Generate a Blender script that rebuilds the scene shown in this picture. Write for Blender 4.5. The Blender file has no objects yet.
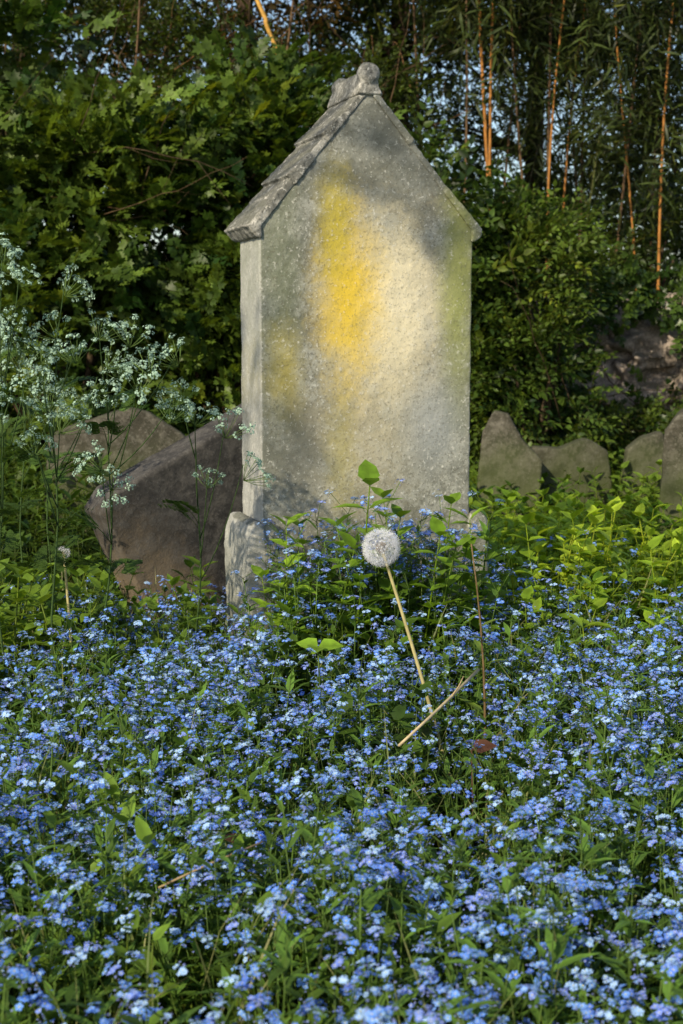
import bpy, math, random
import numpy as np
from mathutils import Vector, noise, Matrix
rng=np.random.default_rng(11); random.seed(11)
scene=bpy.context.scene
COL=scene.collection
# ------------------------------------------------------------------ geometry kit
class T:
    def __init__(s,v,faces=None,mi=None,tint=None,loops=None,tot=None):
        s.v=np.asarray(v,float).reshape(-1,3)
        if faces is not None:
            s.loops=np.array([i for f in faces for i in f],dtype=np.int64)
            s.tot=np.array([len(f) for f in faces],dtype=np.int64)
        else: s.loops,s.tot=loops,tot
        nf=len(s.tot)
        s.mi=np.zeros(nf,dtype=np.int64) if mi is None else (np.full(nf,mi) if np.isscalar(mi) else np.asarray(mi))
        s.tint=np.ones((len(s.v),3)) if tint is None else np.broadcast_to(np.asarray(tint,float),(len(s.v),3)).copy()
def join(ts):
    off=0;V=[];L=[];To=[];M=[];C=[]
    for t in ts:
        V.append(t.v);L.append(t.loops+off);To.append(t.tot);M.append(t.mi);C.append(t.tint);off+=len(t.v)
    return T(np.concatenate(V),loops=np.concatenate(L),tot=np.concatenate(To),mi=np.concatenate(M),tint=np.concatenate(C))
def nrm(a): return a/np.maximum(np.linalg.norm(a,axis=-1,keepdims=True),1e-9)
def scatter(t,pos,Y,Z,sc,col):
    pos=np.asarray(pos,float).reshape(-1,3);N=len(pos)
    Y=nrm(np.broadcast_to(np.asarray(Y,float),(N,3)));Z=np.broadcast_to(np.asarray(Z,float),(N,3))
    X=nrm(np.cross(Y,Z)+1e-6);Z=np.cross(X,Y)
    R=np.stack([X,Y,Z],axis=2)
    sc=np.broadcast_to(np.asarray(sc,float),(N,))
    v=np.einsum('nij,mj->nmi',R,t.v)*sc[:,None,None]+pos[:,None,:]
    n=len(t.v)
    loops=(t.loops[None,:]+(np.arange(N)*n)[:,None]).ravel()
    col=np.broadcast_to(np.asarray(col,float),(N,3))
    tint=(t.tint[None]*col[:,None,:]).reshape(-1,3)
    return T(v.reshape(-1,3),loops=loops,tot=np.tile(t.tot,N),mi=np.tile(t.mi,N),tint=tint)
def tube(pts,rad,sides=5,col=(1,1,1),mi=0):
    pts=np.asarray(pts,float);n=len(pts)
    rad=np.broadcast_to(np.asarray(rad,float),(n,))
    d=nrm(np.gradient(pts,axis=0))
    ref=np.array([0,1,0.]) if abs(d[:,1]).mean()<.8 else np.array([1,0,0.])
    A=nrm(np.cross(d,ref));B=np.cross(d,A)
    a=np.linspace(0,2*math.pi,sides,endpoint=False)
    v=pts[:,None,:]+rad[:,None,None]*(np.cos(a)[None,:,None]*A[:,None,:]+np.sin(a)[None,:,None]*B[:,None,:])
    f=[]
    for i in range(n-1):
        for j in range(sides):
            k=(j+1)%sides
            f.append((i*sides+j,i*sides+k,(i+1)*sides+k,(i+1)*sides+j))
    f.append(tuple(range(sides))[::-1]); f.append(tuple((n-1)*sides+j for j in range(sides)))
    return T(v.reshape(-1,3),f,mi=mi,tint=col)
def bez(a,b,c,n=6):
    t=np.linspace(0,1,n)[:,None];a,b,c=map(np.asarray,(a,b,c))
    return (1-t)**2*a+2*t*(1-t)*b+t*t*c
def mesh_of(t,name,mats,smooth=False):
    me=bpy.data.meshes.new(name)
    me.vertices.add(len(t.v));me.vertices.foreach_set('co',t.v.astype(np.float32).ravel())
    me.loops.add(len(t.loops));me.loops.foreach_set('vertex_index',t.loops.astype(np.int32))
    me.polygons.add(len(t.tot))
    st=np.concatenate([[0],np.cumsum(t.tot)[:-1]]).astype(np.int32)
    me.polygons.foreach_set('loop_start',st)
    for m in mats: me.materials.append(m)
    me.polygons.foreach_set('material_index',t.mi.astype(np.int32))
    if smooth: me.polygons.foreach_set('use_smooth',np.ones(len(t.tot),dtype=bool))
    me.update(calc_edges=True)
    ca=me.color_attributes.new('Col','FLOAT_COLOR','POINT')
    c=np.ones((len(t.v),4),dtype=np.float32);c[:,:3]=t.tint
    ca.data.foreach_set('color',c.ravel())
    return me
def addobj(name,me,loc=(0,0,0),parent=None,label=None,cat=None,kind=None,group=None,rot=(0,0,0),sc=1.0):
    o=bpy.data.objects.new(name,me);COL.objects.link(o)
    o.location=loc;o.rotation_euler=rot;o.scale=(sc,sc,sc)
    if parent: o.parent=parent
    if label:o['label']=label
    if cat:o['category']=cat
    if kind:o['kind']=kind
    if group:o['group']=group
    return o
def U(a,b,n=None): return rng.uniform(a,b,n)
def gh(x,y):
    return .20*np.exp(-np.abs((x-.06)/.27)**3-((y-3.80)/.30)**2)+.05*np.exp(-((x-.6)/.5)**2-((y-4.6)/.5)**2)
# ------------------------------------------------------------------ materials
def newmat(name):
    m=bpy.data.materials.new(name);m.use_nodes=True;nt=m.node_tree;nt.nodes.clear()
    return m,nt
class NB:
    def __init__(s,nt): s.nt=nt
    def n(s,typ,**k):
        x=s.nt.nodes.new(typ)
        for a,b in k.items(): setattr(x,a,b)
        return x
    def l(s,a,b): s.nt.links.new(a,b)
    def inp(s,sock,v):
        if isinstance(v,bpy.types.NodeSocket): s.l(v,sock)
        else: sock.default_value=v
    def math(s,op,a,b=0.0,c=None,clamp=False):
        x=s.n('ShaderNodeMath',operation=op,use_clamp=clamp);s.inp(x.inputs[0],a);s.inp(x.inputs[1],b)
        if c is not None:s.inp(x.inputs[2],c)
        return x.outputs[0]
    def noise(s,vec,scale,detail=6,rough=.6,dist=0.):
        x=s.n('ShaderNodeTexNoise');s.l(vec,x.inputs['Vector']);x.inputs['Scale'].default_value=scale
        x.inputs['Detail'].default_value=detail;x.inputs['Roughness'].default_value=rough;x.inputs['Distortion'].default_value=dist
        return x.outputs['Fac']
    def rng(s,v,a,b,c=0.,d=1.,smooth=True):
        x=s.n('ShaderNodeMapRange');x.interpolation_type='SMOOTHSTEP' if smooth else 'LINEAR'
        s.inp(x.inputs[0],v)
        for i,q in enumerate((a,b,c,d)): x.inputs[i+1].default_value=q
        return x.outputs[0]
    def mix(s,f,a,b,mode='MIX'):
        x=s.n('ShaderNodeMix',data_type='RGBA',blend_type=mode)
        s.inp(x.inputs[0],f)
        for sock,v in ((x.inputs[6],a),(x.inputs[7],b)):
            if isinstance(v,bpy.types.NodeSocket): s.l(v,sock)
            else: sock.default_value=(*v,1)
        return x.outputs[2]
def leafmat(name,transl=.3,rough=.5,spec=.3,vary=.5):
    m,nt=newmat(name);b=NB(nt)
    at=b.n('ShaderNodeAttribute',attribute_name='Col');g=b.n('ShaderNodeNewGeometry')
    nz=b.noise(g.outputs['Position'],35,2)
    f=b.rng(nz,.3,.7,1-vary*.5,1+vary*.5,False)
    c=b.n('ShaderNodeVectorMath',operation='SCALE');b.l(at.outputs['Color'],c.inputs[0]);b.l(f,c.inputs['Scale'])
    p=b.n('ShaderNodeBsdfPrincipled');b.l(c.outputs[0],p.inputs['Base Color'])
    p.inputs['Roughness'].default_value=rough;p.inputs['Specular IOR Level'].default_value=spec
    o=b.n('ShaderNodeOutputMaterial')
    if transl<=0: b.l(p.outputs[0],o.inputs[0]);return m
    tr=b.n('ShaderNodeBsdfTranslucent')
    tc=b.n('ShaderNodeVectorMath',operation='MULTIPLY');b.l(c.outputs[0],tc.inputs[0]);tc.inputs[1].default_value=(1.5,1.35,.6) if transl>.2 else (1,1,1)
    b.l(tc.outputs[0],tr.inputs['Color'])
    mx=b.n('ShaderNodeMixShader');mx.inputs[0].default_value=transl
    b.l(p.outputs[0],mx.inputs[1]);b.l(tr.outputs[0],mx.inputs[2])
    b.l(mx.outputs[0],o.inputs[0])
    return m
M_leaf=leafmat('leaf_green',.35,.45,.3)
M_dark=leafmat('leaf_glossy',.25,.38,.4)
M_petal=leafmat('petal',.18,.7,.1,.25)
M_stem=leafmat('stem',.0,.6,.2)
M_bark=leafmat('bark',.0,.9,.1,.9)
M_fluff=leafmat('fluff',.18,.9,.0,.05)
def stonemat(name,base,dark,light,lichen_and_glow=False,moss=.35,topmoss=True,spots=.8,bump=.5,sun_patch=None):
    m,nt=newmat(name);b=NB(nt)
    tc=b.n('ShaderNodeTexCoord');ov=tc.outputs['Object']
    n1=b.noise(ov,3.2,8,.7,.4);n2=b.noise(ov,14,9,.75);n3=b.noise(ov,90,4,.65);n4=b.noise(ov,6,8,.7)
    c=b.mix(b.rng(n1,.36,.62),dark,base)
    c=b.mix(b.rng(n2,.44,.60),c,light)
    sep=b.n('ShaderNodeSeparateXYZ');b.l(ov,sep.inputs[0]);X,Y,Z=sep.outputs
    def blob(x0,z0,sx,sz,amp=.9,soft=1.0):
        dx=b.math('DIVIDE',b.math('SUBTRACT',X,x0),sx);dz=b.math('DIVIDE',b.math('SUBTRACT',Z,z0),sz)
        d=b.math('SQRT',b.math('ADD',b.math('MULTIPLY',dx,dx),b.math('MULTIPLY',dz,dz)))
        d=b.math('ADD',d,b.math('MULTIPLY',b.math('SUBTRACT',n2,.5),amp*2.0))
        d=b.math('ADD',d,b.math('MULTIPLY',b.math('SUBTRACT',n4,.5),amp*1.6))
        d=b.math('ADD',d,b.math('MULTIPLY',b.math('SUBTRACT',n3,.5),amp*.8))
        return b.rng(d,.05,1.0+soft*.5,1.,0.)
    def fleck():
        nonlocal c
        n5=b.noise(ov,130,4,.7)
        c=b.mix(b.math('MULTIPLY',b.rng(n5,.54,.61),spots*.8),c,tuple(x*.6 for x in dark))
        n6=b.noise(ov,30,6,.75,.6)
        c=b.mix(b.math('MULTIPLY',b.rng(n6,.56,.63),.45*spots),c,tuple(x*.8 for x in dark))
        c=b.mix(b.math('MULTIPLY',b.rng(n3,.575,.63),spots*.75),c,tuple(min(.8,x*1.55+.05) for x in light))
        n7=b.noise(ov,20,8,.75,.2)
        c=b.mix(b.math('MULTIPLY',b.rng(n7,.57,.63),.5*spots),c,tuple(min(.8,x*1.4+.05) for x in light))
        return n5
    n5=fleck()
    if sun_patch:  # warm pale blob that paints sunlight onto the stone
        c=b.mix(b.math('MULTIPLY',blob(*sun_patch[:4],.5,.4),.85),c,sun_patch[4])
    if lichen_and_glow:  # lichen colours, plus light painted on the centre and left side
        c=b.mix(b.math('MULTIPLY',b.rng(X,-.309,-.312),.6),c,(.52,.52,.49))  # left side face painted paler, light put into its colour
        c=b.mix(b.math('MULTIPLY',blob(-.26,1.2,.07,.45,.6),.5),c,(.17,.20,.11))
        c=b.mix(b.math('MULTIPLY',blob(.06,1.55,.28,.20,.7),.45),c,(.15,.155,.12))
        c=b.mix(b.math('MULTIPLY',blob(.06,1.10,.17,.28,.7),.85),c,(.86,.77,.52))  # pale cream stone with the warm sun spot painted in
        c=b.mix(b.math('MULTIPLY',blob(-.02,.80,.16,.30,.8),.5),c,(.52,.46,.29))
        c=b.mix(b.math('MULTIPLY',blob(.27,1.17,.06,.32,.5),.75),c,(.28,.31,.08))
        c=b.mix(b.math('MULTIPLY',blob(-.06,1.15,.10,.24,.5),.92),c,(.72,.51,.035))
        c=b.mix(b.math('MULTIPLY',blob(-.10,1.36,.055,.16,.6),.75),c,(.50,.41,.04))
        c=b.mix(b.math('MULTIPLY',blob(-.25,.95,.06,.13,.6),.6),c,(.48,.39,.06))
        c=b.mix(b.math('MULTIPLY',blob(-.08,.72,.05,.2,.8),.45),c,(.40,.34,.05))
        c=b.mix(b.math('MULTIPLY',blob(.19,.80,.14,.20,.35,.0),.75),c,(.33,.35,.34))
        c=b.mix(b.math('MULTIPLY',blob(-.22,.70,.12,.25,.6,.3),.5),c,(.20,.195,.15))
        c=b.mix(b.math('MULTIPLY',b.rng(n5,.56,.62),.4),c,(.16,.15,.11))
        c=b.mix(b.math('MULTIPLY',b.rng(n3,.60,.65),.35),c,(.70,.68,.60))
    mz=b.rng(b.math('ADD',Z,b.math('MULTIPLY',b.math('SUBTRACT',n1,.5),.6)),.25,.65,1,0)
    c=b.mix(b.math('MULTIPLY',mz,moss),c,(.07,.085,.03))
    if topmoss:
        g=b.n('ShaderNodeNewGeometry');s2=b.n('ShaderNodeSeparateXYZ');b.l(g.outputs['Normal'],s2.inputs[0])
        up=b.math('MULTIPLY',b.rng(s2.outputs[2],.35,.7),b.rng(n2,.44,.54))
        c=b.mix(b.math('MULTIPLY',up,.7),c,(.06,.065,.04))
    p=b.n('ShaderNodeBsdfPrincipled');b.l(c,p.inputs['Base Color']);p.inputs['Roughness'].default_value=.95
    p.inputs['Specular IOR Level'].default_value=.15
    h=b.math('ADD',b.math('MULTIPLY',n3,.4),b.math('ADD',b.math('MULTIPLY',n2,.9),b.math('MULTIPLY',n5,.25)))
    bp=b.n('ShaderNodeBump');bp.inputs['Strength'].default_value=bump;bp.inputs['Distance'].default_value=.009
    b.l(h,bp.inputs['Height']);b.l(bp.outputs[0],p.inputs['Normal'])
    o=b.n('ShaderNodeOutputMaterial');b.l(p.outputs[0],o.inputs[0])
    return m
M_stone=stonemat('lichened_glow_limestone',(.24,.245,.205),(.14,.145,.118),(.34,.345,.295),lichen_and_glow=True,moss=.35,spots=.6,bump=.45)
M_roof=stonemat('weathered_coping',(.20,.20,.175),(.085,.085,.07),(.40,.39,.34),moss=0,spots=.8,bump=.7)
M_darkstone=stonemat('dark_headstone',(.058,.056,.053),(.032,.031,.030),(.095,.09,.082),moss=.0,topmoss=False,spots=.35,sun_patch=(-.36,.28,.22,.40,(.26,.20,.125)))  # sunlit foot of the leaning slab painted into its colour
M_brownstone=stonemat('brown_headstone',(.068,.062,.046),(.034,.035,.025),(.13,.12,.095),moss=.7,spots=.5)
M_wall=stonemat('rubble_stone',(.26,.215,.175),(.11,.09,.07),(.42,.35,.29),moss=.1,spots=.5)
def groundmat():
    m,nt=newmat('soil');b=NB(nt);g=b.n('ShaderNodeNewGeometry')
    n1=b.noise(g.outputs['Position'],4,8);n2=b.noise(g.outputs['Position'],40,6,.8)
    c=b.mix(b.rng(n1,.35,.65),(.02,.016,.008),(.022,.035,.008));c=b.mix(b.rng(n2,.45,.7),c,(.045,.05,.015))
    p=b.n('ShaderNodeBsdfPrincipled');b.l(c,p.inputs['Base Color']);p.inputs['Roughness'].default_value=1
    bp=b.n('ShaderNodeBump');bp.inputs['Distance'].default_value=.03;b.l(n2,bp.inputs['Height']);b.l(bp.outputs[0],p.inputs['Normal'])
    o=b.n('ShaderNodeOutputMaterial');b.l(p.outputs[0],o.inputs[0]);return m
# ------------------------------------------------------------------ leaf templates
def leaf(w=.45,droop=.15,fold=.12,c0=.8,c1=1.1):
    def z(t,e): return -droop*t*t+fold*w*e
    rows=[(.0,.0),(.28,.5),(.62,.40),(1,.0)]
    v=[(0,0,0),(-rows[1][1]*w,.28,z(.28,1)),(0,.28,z(.28,0)),(rows[1][1]*w,.28,z(.28,1)),
       (-rows[2][1]*w,.62,z(.62,1)),(0,.62,z(.62,0)),(rows[2][1]*w,.62,z(.62,1)),(0,1,z(1,0))]
    f=[(0,2,1),(0,3,2),(1,2,5,4),(2,3,6,5),(4,5,7),(5,6,7)]
    ti=np.array([c0,c1,c0,c1,c1,c0,c1,c1])[:,None]*np.ones(3)
    return T(v,f,tint=ti)
def lobed():
    pts=[(0,0),(-.32,-.05),(-.52,.28),(-.30,.36),(-.42,.72),(-.16,.66),(0,1.05),(.16,.66),(.42,.72),(.30,.36),(.52,.28),(.32,-.05)]
    v=[(0,.35,-.05)]+[(x,y,.06*abs(x)*2-.1*y*y) for x,y in pts]
    n=len(pts);f=[(0,1+i,1+(i+1)%n) for i in range(n)]
    return T(v,f,tint=np.array([.75]+[1.08]*n)[:,None]*np.ones(3))
L_oval=leaf(.5);L_lance=leaf(.26,.25);L_narrow=leaf(.12,.35,.05);L_lob=lobed();L_wide=leaf(.75,.2)
def branchlet(L,n,length,ls,seed,droop=.25,stem=True):
    r=np.random.default_rng(seed)
    t=np.linspace(.12,1,n);pos=np.stack([np.zeros(n),t*length,-droop*length*t*t],1)
    side=np.where(np.arange(n)%2==0,1,-1)
    Y=np.stack([side*r.uniform(.5,1.1,n),r.uniform(.3,.9,n),r.uniform(-.45,.15,n)],1);Y[-1]=(0,1,-.4)
    Z=np.stack([r.normal(0,.35,n),r.normal(0,.35,n),np.ones(n)],1)
    g=scatter(L,pos,Y,Z,ls*r.uniform(.6,1.15,n),r.uniform(.75,1.25,(n,1))*np.ones(3))
    if stem:
        p=np.stack([np.zeros(4),np.linspace(0,1,4)*length,-droop*length*np.linspace(0,1,4)**2],1)
        g=join([g,tube(p,[.003,.0025,.002,.001],3,(.8,.6,.5))])
    return g
B_oval=[branchlet(L_oval,8,.22,.065,i) for i in range(3)]
B_lob=[branchlet(L_lob,8,.2,.060,i+9) for i in range(3)]
B_bam=[branchlet(L_narrow,7,.22,.15,i+20,.8) for i in range(3)]
B_small=[branchlet(L_oval,9,.18,.040,i+30) for i in range(3)]
def crown(centres,N,Bs,cols,sc=(.8,1.25),shell=.45,colvar=.35,seed=0,up=.35,keepfn=None,gap=-.22):
    """leaf sprays clustered through lumpy ellipsoid volumes; centres: (x,y,z,rx,ry,rz)"""
    r=np.random.default_rng(seed+100);out=[]
    cen=np.array(centres,float);vol=(cen[:,3]*cen[:,4]*cen[:,5])**(2/3);pick=r.choice(len(cen),N,p=vol/vol.sum())
    d=nrm(r.normal(size=(N,3)))
    lump=np.array([noise.noise(Vector(x)*2.6+Vector((seed,pi*7.1,0))) for x,pi in zip(d,pick)])
    rad=(shell+(1-shell)*r.random(N)**.6)*(1+.5*lump)
    pos=cen[pick,:3]+d*rad[:,None]*cen[pick,3:]
    nv=np.array([noise.noise(Vector(p)*2.3+Vector((seed*3.3,0,0))) for p in pos])
    keep=(nv>gap+.1*r.normal(size=N))&(pos[:,2]>.03)
    if keepfn is not None: keep&=keepfn(pos,r)
    pos=pos[keep];d=d[keep];nv=nv[keep];rad=rad[keep];n=len(pos)
    Y=d+r.normal(0,.5,(n,3))+np.array([0,0,.05]);Z=np.array([0,0,up+.5])+r.normal(0,.45,(n,3))+d*.5
    cols=np.array(cols);w=np.clip(.5+nv*2.+r.normal(0,.25,n),0,1)[:,None]
    c=cols[0]*(1-w)+cols[1]*w
    c=c*(1+r.uniform(-colvar,colvar,(n,1)))
    c[r.random(n)<.06]*=np.array([1.7,1.35,.9])
    idx=r.integers(0,len(Bs),n)
    for i,B in enumerate(Bs):
        k=idx==i
        if k.any(): out.append(scatter(B,pos[k],Y[k],Z[k],r.uniform(sc[0],sc[1],k.sum()),c[k]))
    return join(out)
def limbs(base,targets,r0,col=(.07,.05,.03),sides=5):
    out=[]
    for t in targets:
        t=np.array(t,float);b=np.array(base,float)
        mid=b*.5+t*.5+np.array([0,0,.25*np.linalg.norm(t-b)])*.4
        mid[:2]=b[:2]*.65+t[:2]*.35
        p=bez(b,mid,t,9)+rng.normal(0,.012,(9,3))*np.linalg.norm(t-b)*.5
        p[0]=b
        out.append(tube(p,np.linspace(r0,r0*.2,9),sides,col))
    return out
def tangle(n,x0,x1,y0,y1,z0,z1,seed,cols,rad=(.003,.009)):
    r=np.random.default_rng(seed);out=[]
    for _ in range(n):
        a=np.array([r.uniform(x0,x1),r.uniform(y0,y1),r.uniform(z0,z1)])
        d=nrm(np.array([r.normal(0,.6),r.normal(0,.2),r.normal(.6,.6)]));l=r.uniform(.4,1.1)
        b_=a+d*l;m=(a+b_)/2+r.normal(0,.15,3)*l
        p=bez(a,m,b_,9)+r.normal(0,.008,(9,3))
        w=r.uniform(*rad);out.append(tube(p,np.linspace(w,w*.4,9),4,cols[r.integers(0,len(cols))]))
        for k in range(2):
            q=p[r.integers(3,7)];e=q+nrm(d+r.normal(0,.6,3))*l*.35
            out.append(tube([q,(q+e)/2+r.normal(0,.02,3),e],[w*.5,w*.4,w*.2],3,cols[0]))
    return out
# ------------------------------------------------------------------ ground
xs=np.concatenate([np.linspace(-150,-7,12),np.linspace(-6,6,101),np.linspace(7,150,12)])
ys=np.concatenate([np.linspace(-60,-1,8),np.linspace(0,12,101),np.linspace(13,200,14)])
gv=[];gf=[]
for j,y in enumerate(ys):
    for i,x in enumerate(xs):
        near=1 if (abs(x)<6.1 and -.1<y<12.1) else 0
        gv.append((x,y,near*(.03*noise.noise(Vector((x*1.3,y*1.3,0)))+.015*noise.noise(Vector((x*5,y*5,3)))+gh(x,y))))
w=len(xs)
for j in range(len(ys)-1):
    for i in range(w-1): gf.append((j*w+i,j*w+i+1,(j+1)*w+i+1,(j+1)*w+i))
addobj('ground',mesh_of(T(gv,gf),'ground',[groundmat()],True),kind='structure',label='dark soil under flowers and weeds',cat='ground')
# ------------------------------------------------------------------ solid helpers
def prism(profile,y0,y1):
    n=len(profile);v=[(x,y0,z) for x,z in profile]+[(x,y1,z) for x,z in profile]
    f=[tuple(range(n)),tuple(range(2*n-1,n-1,-1))]+[(i,i+n,(i+1)%n+n,(i+1)%n) for i in range(n)]
    return T(v,f)
def boxT(x0,x1,y0,y1,z0,z1): return prism([(x0,z0),(x1,z0),(x1,z1),(x0,z1)],y0,y1)
ctex=bpy.data.textures.new('erosion','CLOUDS');ctex.noise_scale=.09;ctex.noise_depth=4
ctex2=bpy.data.textures.new('erosion_fine','CLOUDS');ctex2.noise_scale=.022;ctex2.noise_depth=3
def weather(o,amp=.012,vox=.012,bev=.006,fine=.004):
    m=o.modifiers.new('bevel','BEVEL');m.width=bev;m.segments=2;m.limit_method='ANGLE'
    r=o.modifiers.new('remesh','REMESH');r.mode='VOXEL';r.voxel_size=vox;r.use_smooth_shade=True
    d=o.modifiers.new('erode','DISPLACE');d.texture=ctex;d.strength=amp;d.mid_level=.5;d.texture_coords='LOCAL'
    d=o.modifiers.new('erode_fine','DISPLACE');d.texture=ctex2;d.strength=fine;d.mid_level=.5;d.texture_coords='LOCAL'
# ------------------------------------------------------------------ main gravestone
RZ=math.radians(18)
gs=bpy.data.objects.new('gravestone',None);COL.objects.link(gs);gs.location=(.042,4.1,0);gs.rotation_euler=(0,0,RZ)
gs['label']='tall gabled limestone gravestone with yellow lichen, standing among flowers';gs['category']='gravestone'
hw=.315
sh=prism([(-hw,.46),(hw,.46),(hw,1.36),(.0,1.735),(-hw,1.36)],-.11,.11)
o=addobj('shaft',mesh_of(sh,'shaft',[M_stone]),parent=gs);weather(o,.006,.006,.003,.0025)
prof=[(-.362,-.05),(.372,-.05),(.372,.49)]
for a in np.linspace(0,90,6): prof.append((.342+.03*math.cos(math.radians(a)),.49+.055*math.sin(math.radians(a))))
prof+=[(.318,.540),(.30,.48),(-.30,.48),(-.312,.535)]
for a in np.linspace(90,180,6): prof.append((-.332+.03*math.cos(math.radians(a)),.49+.05*math.sin(math.radians(a))))
o=addobj('plinth',mesh_of(prism(prof,-.128,.15),'plinth',[M_stone]),parent=gs,label='eroded base block with rounded shoulders');weather(o,.018,.010,.010,.007)
sl=math.atan2(.375,.315);L=math.hypot(.375,.315)
ux,uz=math.cos(sl),math.sin(sl);nx,nz=math.sin(sl),math.cos(sl)
def slope(sgn):
    ts=[]
    if sgn<0: segs=[(-.03,.085,.024,-.116),(.082,.15,.018,-.113),(.147,.235,.024,-.117),(.232,.31,.015,-.114),(.30,.385,.021,-.116),(.38,L+.004,.012,-.114)]
    else: segs=[(-.018,.13,.016,-.117),(.125,.30,.010,-.113),(.295,L+.006,.013,-.116)]
    for a,b_,th,yf in segs:
        P=[]
        for (t,hh) in ((a,-.010),(b_,-.010),(b_,th*.6),(a,th)):
            x=hw-ux*t+nx*hh;z=1.36+uz*t+nz*hh
            P.append((sgn*x,z))
        if sgn<0:P=P[::-1]
        P=P[::-1]
        ts.append(prism(P,yf,.165))
    k=.026
    e=[(hw-.006,1.318),(hw+k*.4,1.322),(hw+k,1.340),(hw+k,1.356),(hw-.004,1.378)]
    e=[(sgn*x,z) for x,z in e]
    if sgn<0:e=e[::-1]
    ts.append(prism(e,-.118,.16))
    return join(ts)
for s_,nm in ((-1,'left'),(1,'right')):
    o=addobj('coping',mesh_of(slope(s_),'coping',[M_roof if s_<0 else M_stone]),parent=gs);weather(o,.006,.004,.0015,.006)
fin=[]
a=np.linspace(0,2*math.pi,18,endpoint=False)
yy=[-.130,-.125,-.11,-.085,-.07,-.02,.02,.05,.08,.10,.12,.15,.17,.175]
rr=[.016,.026,.030,.026,.017,.017,.018,.019,.018,.022,.026,.025,.020,.01]
V=[(rr[i]*math.cos(t)*1.08,yy[i],1.764+(.005 if rr[i]>.025 else 0)+rr[i]*math.sin(t)) for i in range(len(yy)) for t in a]
F=[(i*18+j,(i+1)*18+j,(i+1)*18+(j+1)%18,i*18+(j+1)%18) for i in range(len(yy)-1) for j in range(18)]
F+=[tuple(range(18)),tuple(((len(yy)-1)*18+j) for j in range(18))[::-1]]
fin=join([T(V,F),prism([(-.038,1.71),(.038,1.71),(.020,1.762),(-.020,1.762)],-.120,.168)])
o=addobj('finial',mesh_of(fin,'finial',[M_roof]),parent=gs);weather(o,.009,.005,.003,.006)
# ------------------------------------------------------------------ other headstones
def head(name,profile,th,loc,rot,mat,label,group='old leaning headstones',amp=.016,vox=.012,bev=.006):
    o=addobj(name,mesh_of(prism(profile,-th/2,th/2),name,[mat]),loc=loc,rot=rot,label=label,cat='headstone',group=group)
    weather(o,amp,vox,bev,.004);return o
head('headstone',[(-.40,-.3),(.36,-.3),(.36,.74),(.30,.77),(-.33,.76),(-.40,.72)],.16,(-.25,4.82,.0),(0,math.radians(-24),math.radians(34)),M_darkstone,'dark grey headstone slab leaning heavily, lower edge painted as sunlit',amp=.008,bev=.008,vox=.01)
head('headstone',[(-.34,-.2),(.34,-.2),(.34,.54),(.24,.62),(.10,.70),(-.0,.71),(-.22,.62),(-.34,.56)],.12,(-1.02,6.3,0),(math.radians(-4),math.radians(5),math.radians(8)),M_brownstone,'brown mossy headstone with a blunt pointed top')
head('headstone',[(-.15,-.2),(.16,-.2),(.16,.42),(.05,.52),(-.03,.64),(-.10,.65),(-.15,.54)],.08,(.80,6.9,0),(math.radians(-6),math.radians(4),math.radians(-10)),M_brownstone,'small mossy headstone with a sloping broken top',bev=.003,amp=.012)
head('headstone',[(-.20,-.2),(.18,-.2),(.18,.42),(.08,.50),(-.06,.47),(-.20,.50)],.08,(1.22,7.1,0),(0,math.radians(-8),math.radians(5)),M_brownstone,'low worn headstone half sunk among weeds',bev=.003,amp=.02)
head('headstone',[(-.11,-.2),(.12,-.2),(.12,.42),(.05,.55),(-.05,.51),(-.11,.44)],.08,(1.49,7.1,0),(0,math.radians(8),0),M_brownstone,'low worn headstone half sunk among weeds',bev=.003,amp=.02)
head('headstone',[(-.17,-.2),(.17,-.2),(.17,.74),(.12,.79),(.02,.78),(-.12,.68),(-.17,.60)],.10,(1.60,6.3,0),(math.radians(3),math.radians(2),math.radians(-12)),M_brownstone,'grey-brown upright headstone with a worn sloping top',bev=.004,amp=.01)
# ------------------------------------------------------------------ rubble wall
ws=[];z=0.
r=np.random.default_rng(5)
while z<1.2:
    h=r.uniform(.06,.12);x=-4.5
    while x<4.8:
        w_=r.uniform(.08,.26);dz=r.uniform(-.02,.03)
        b_=boxT(x+.008,x+w_-.004,9.0+r.uniform(-.09,.05),9.32,z+.004+dz*.3,z+h-.004+dz)
        b_.v+=r.normal(0,.016,b_.v.shape);ws.append(b_);x+=w_
    z+=h
ws.append(boxT(-4.5,4.8,9.06,9.3,-.1,1.15))
o=addobj('stone_wall',mesh_of(join(ws),'stone_wall',[M_wall]),label='old rubble stone boundary wall partly buried in ivy',cat='wall')
weather(o,.05,.022,.01,.02)
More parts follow.
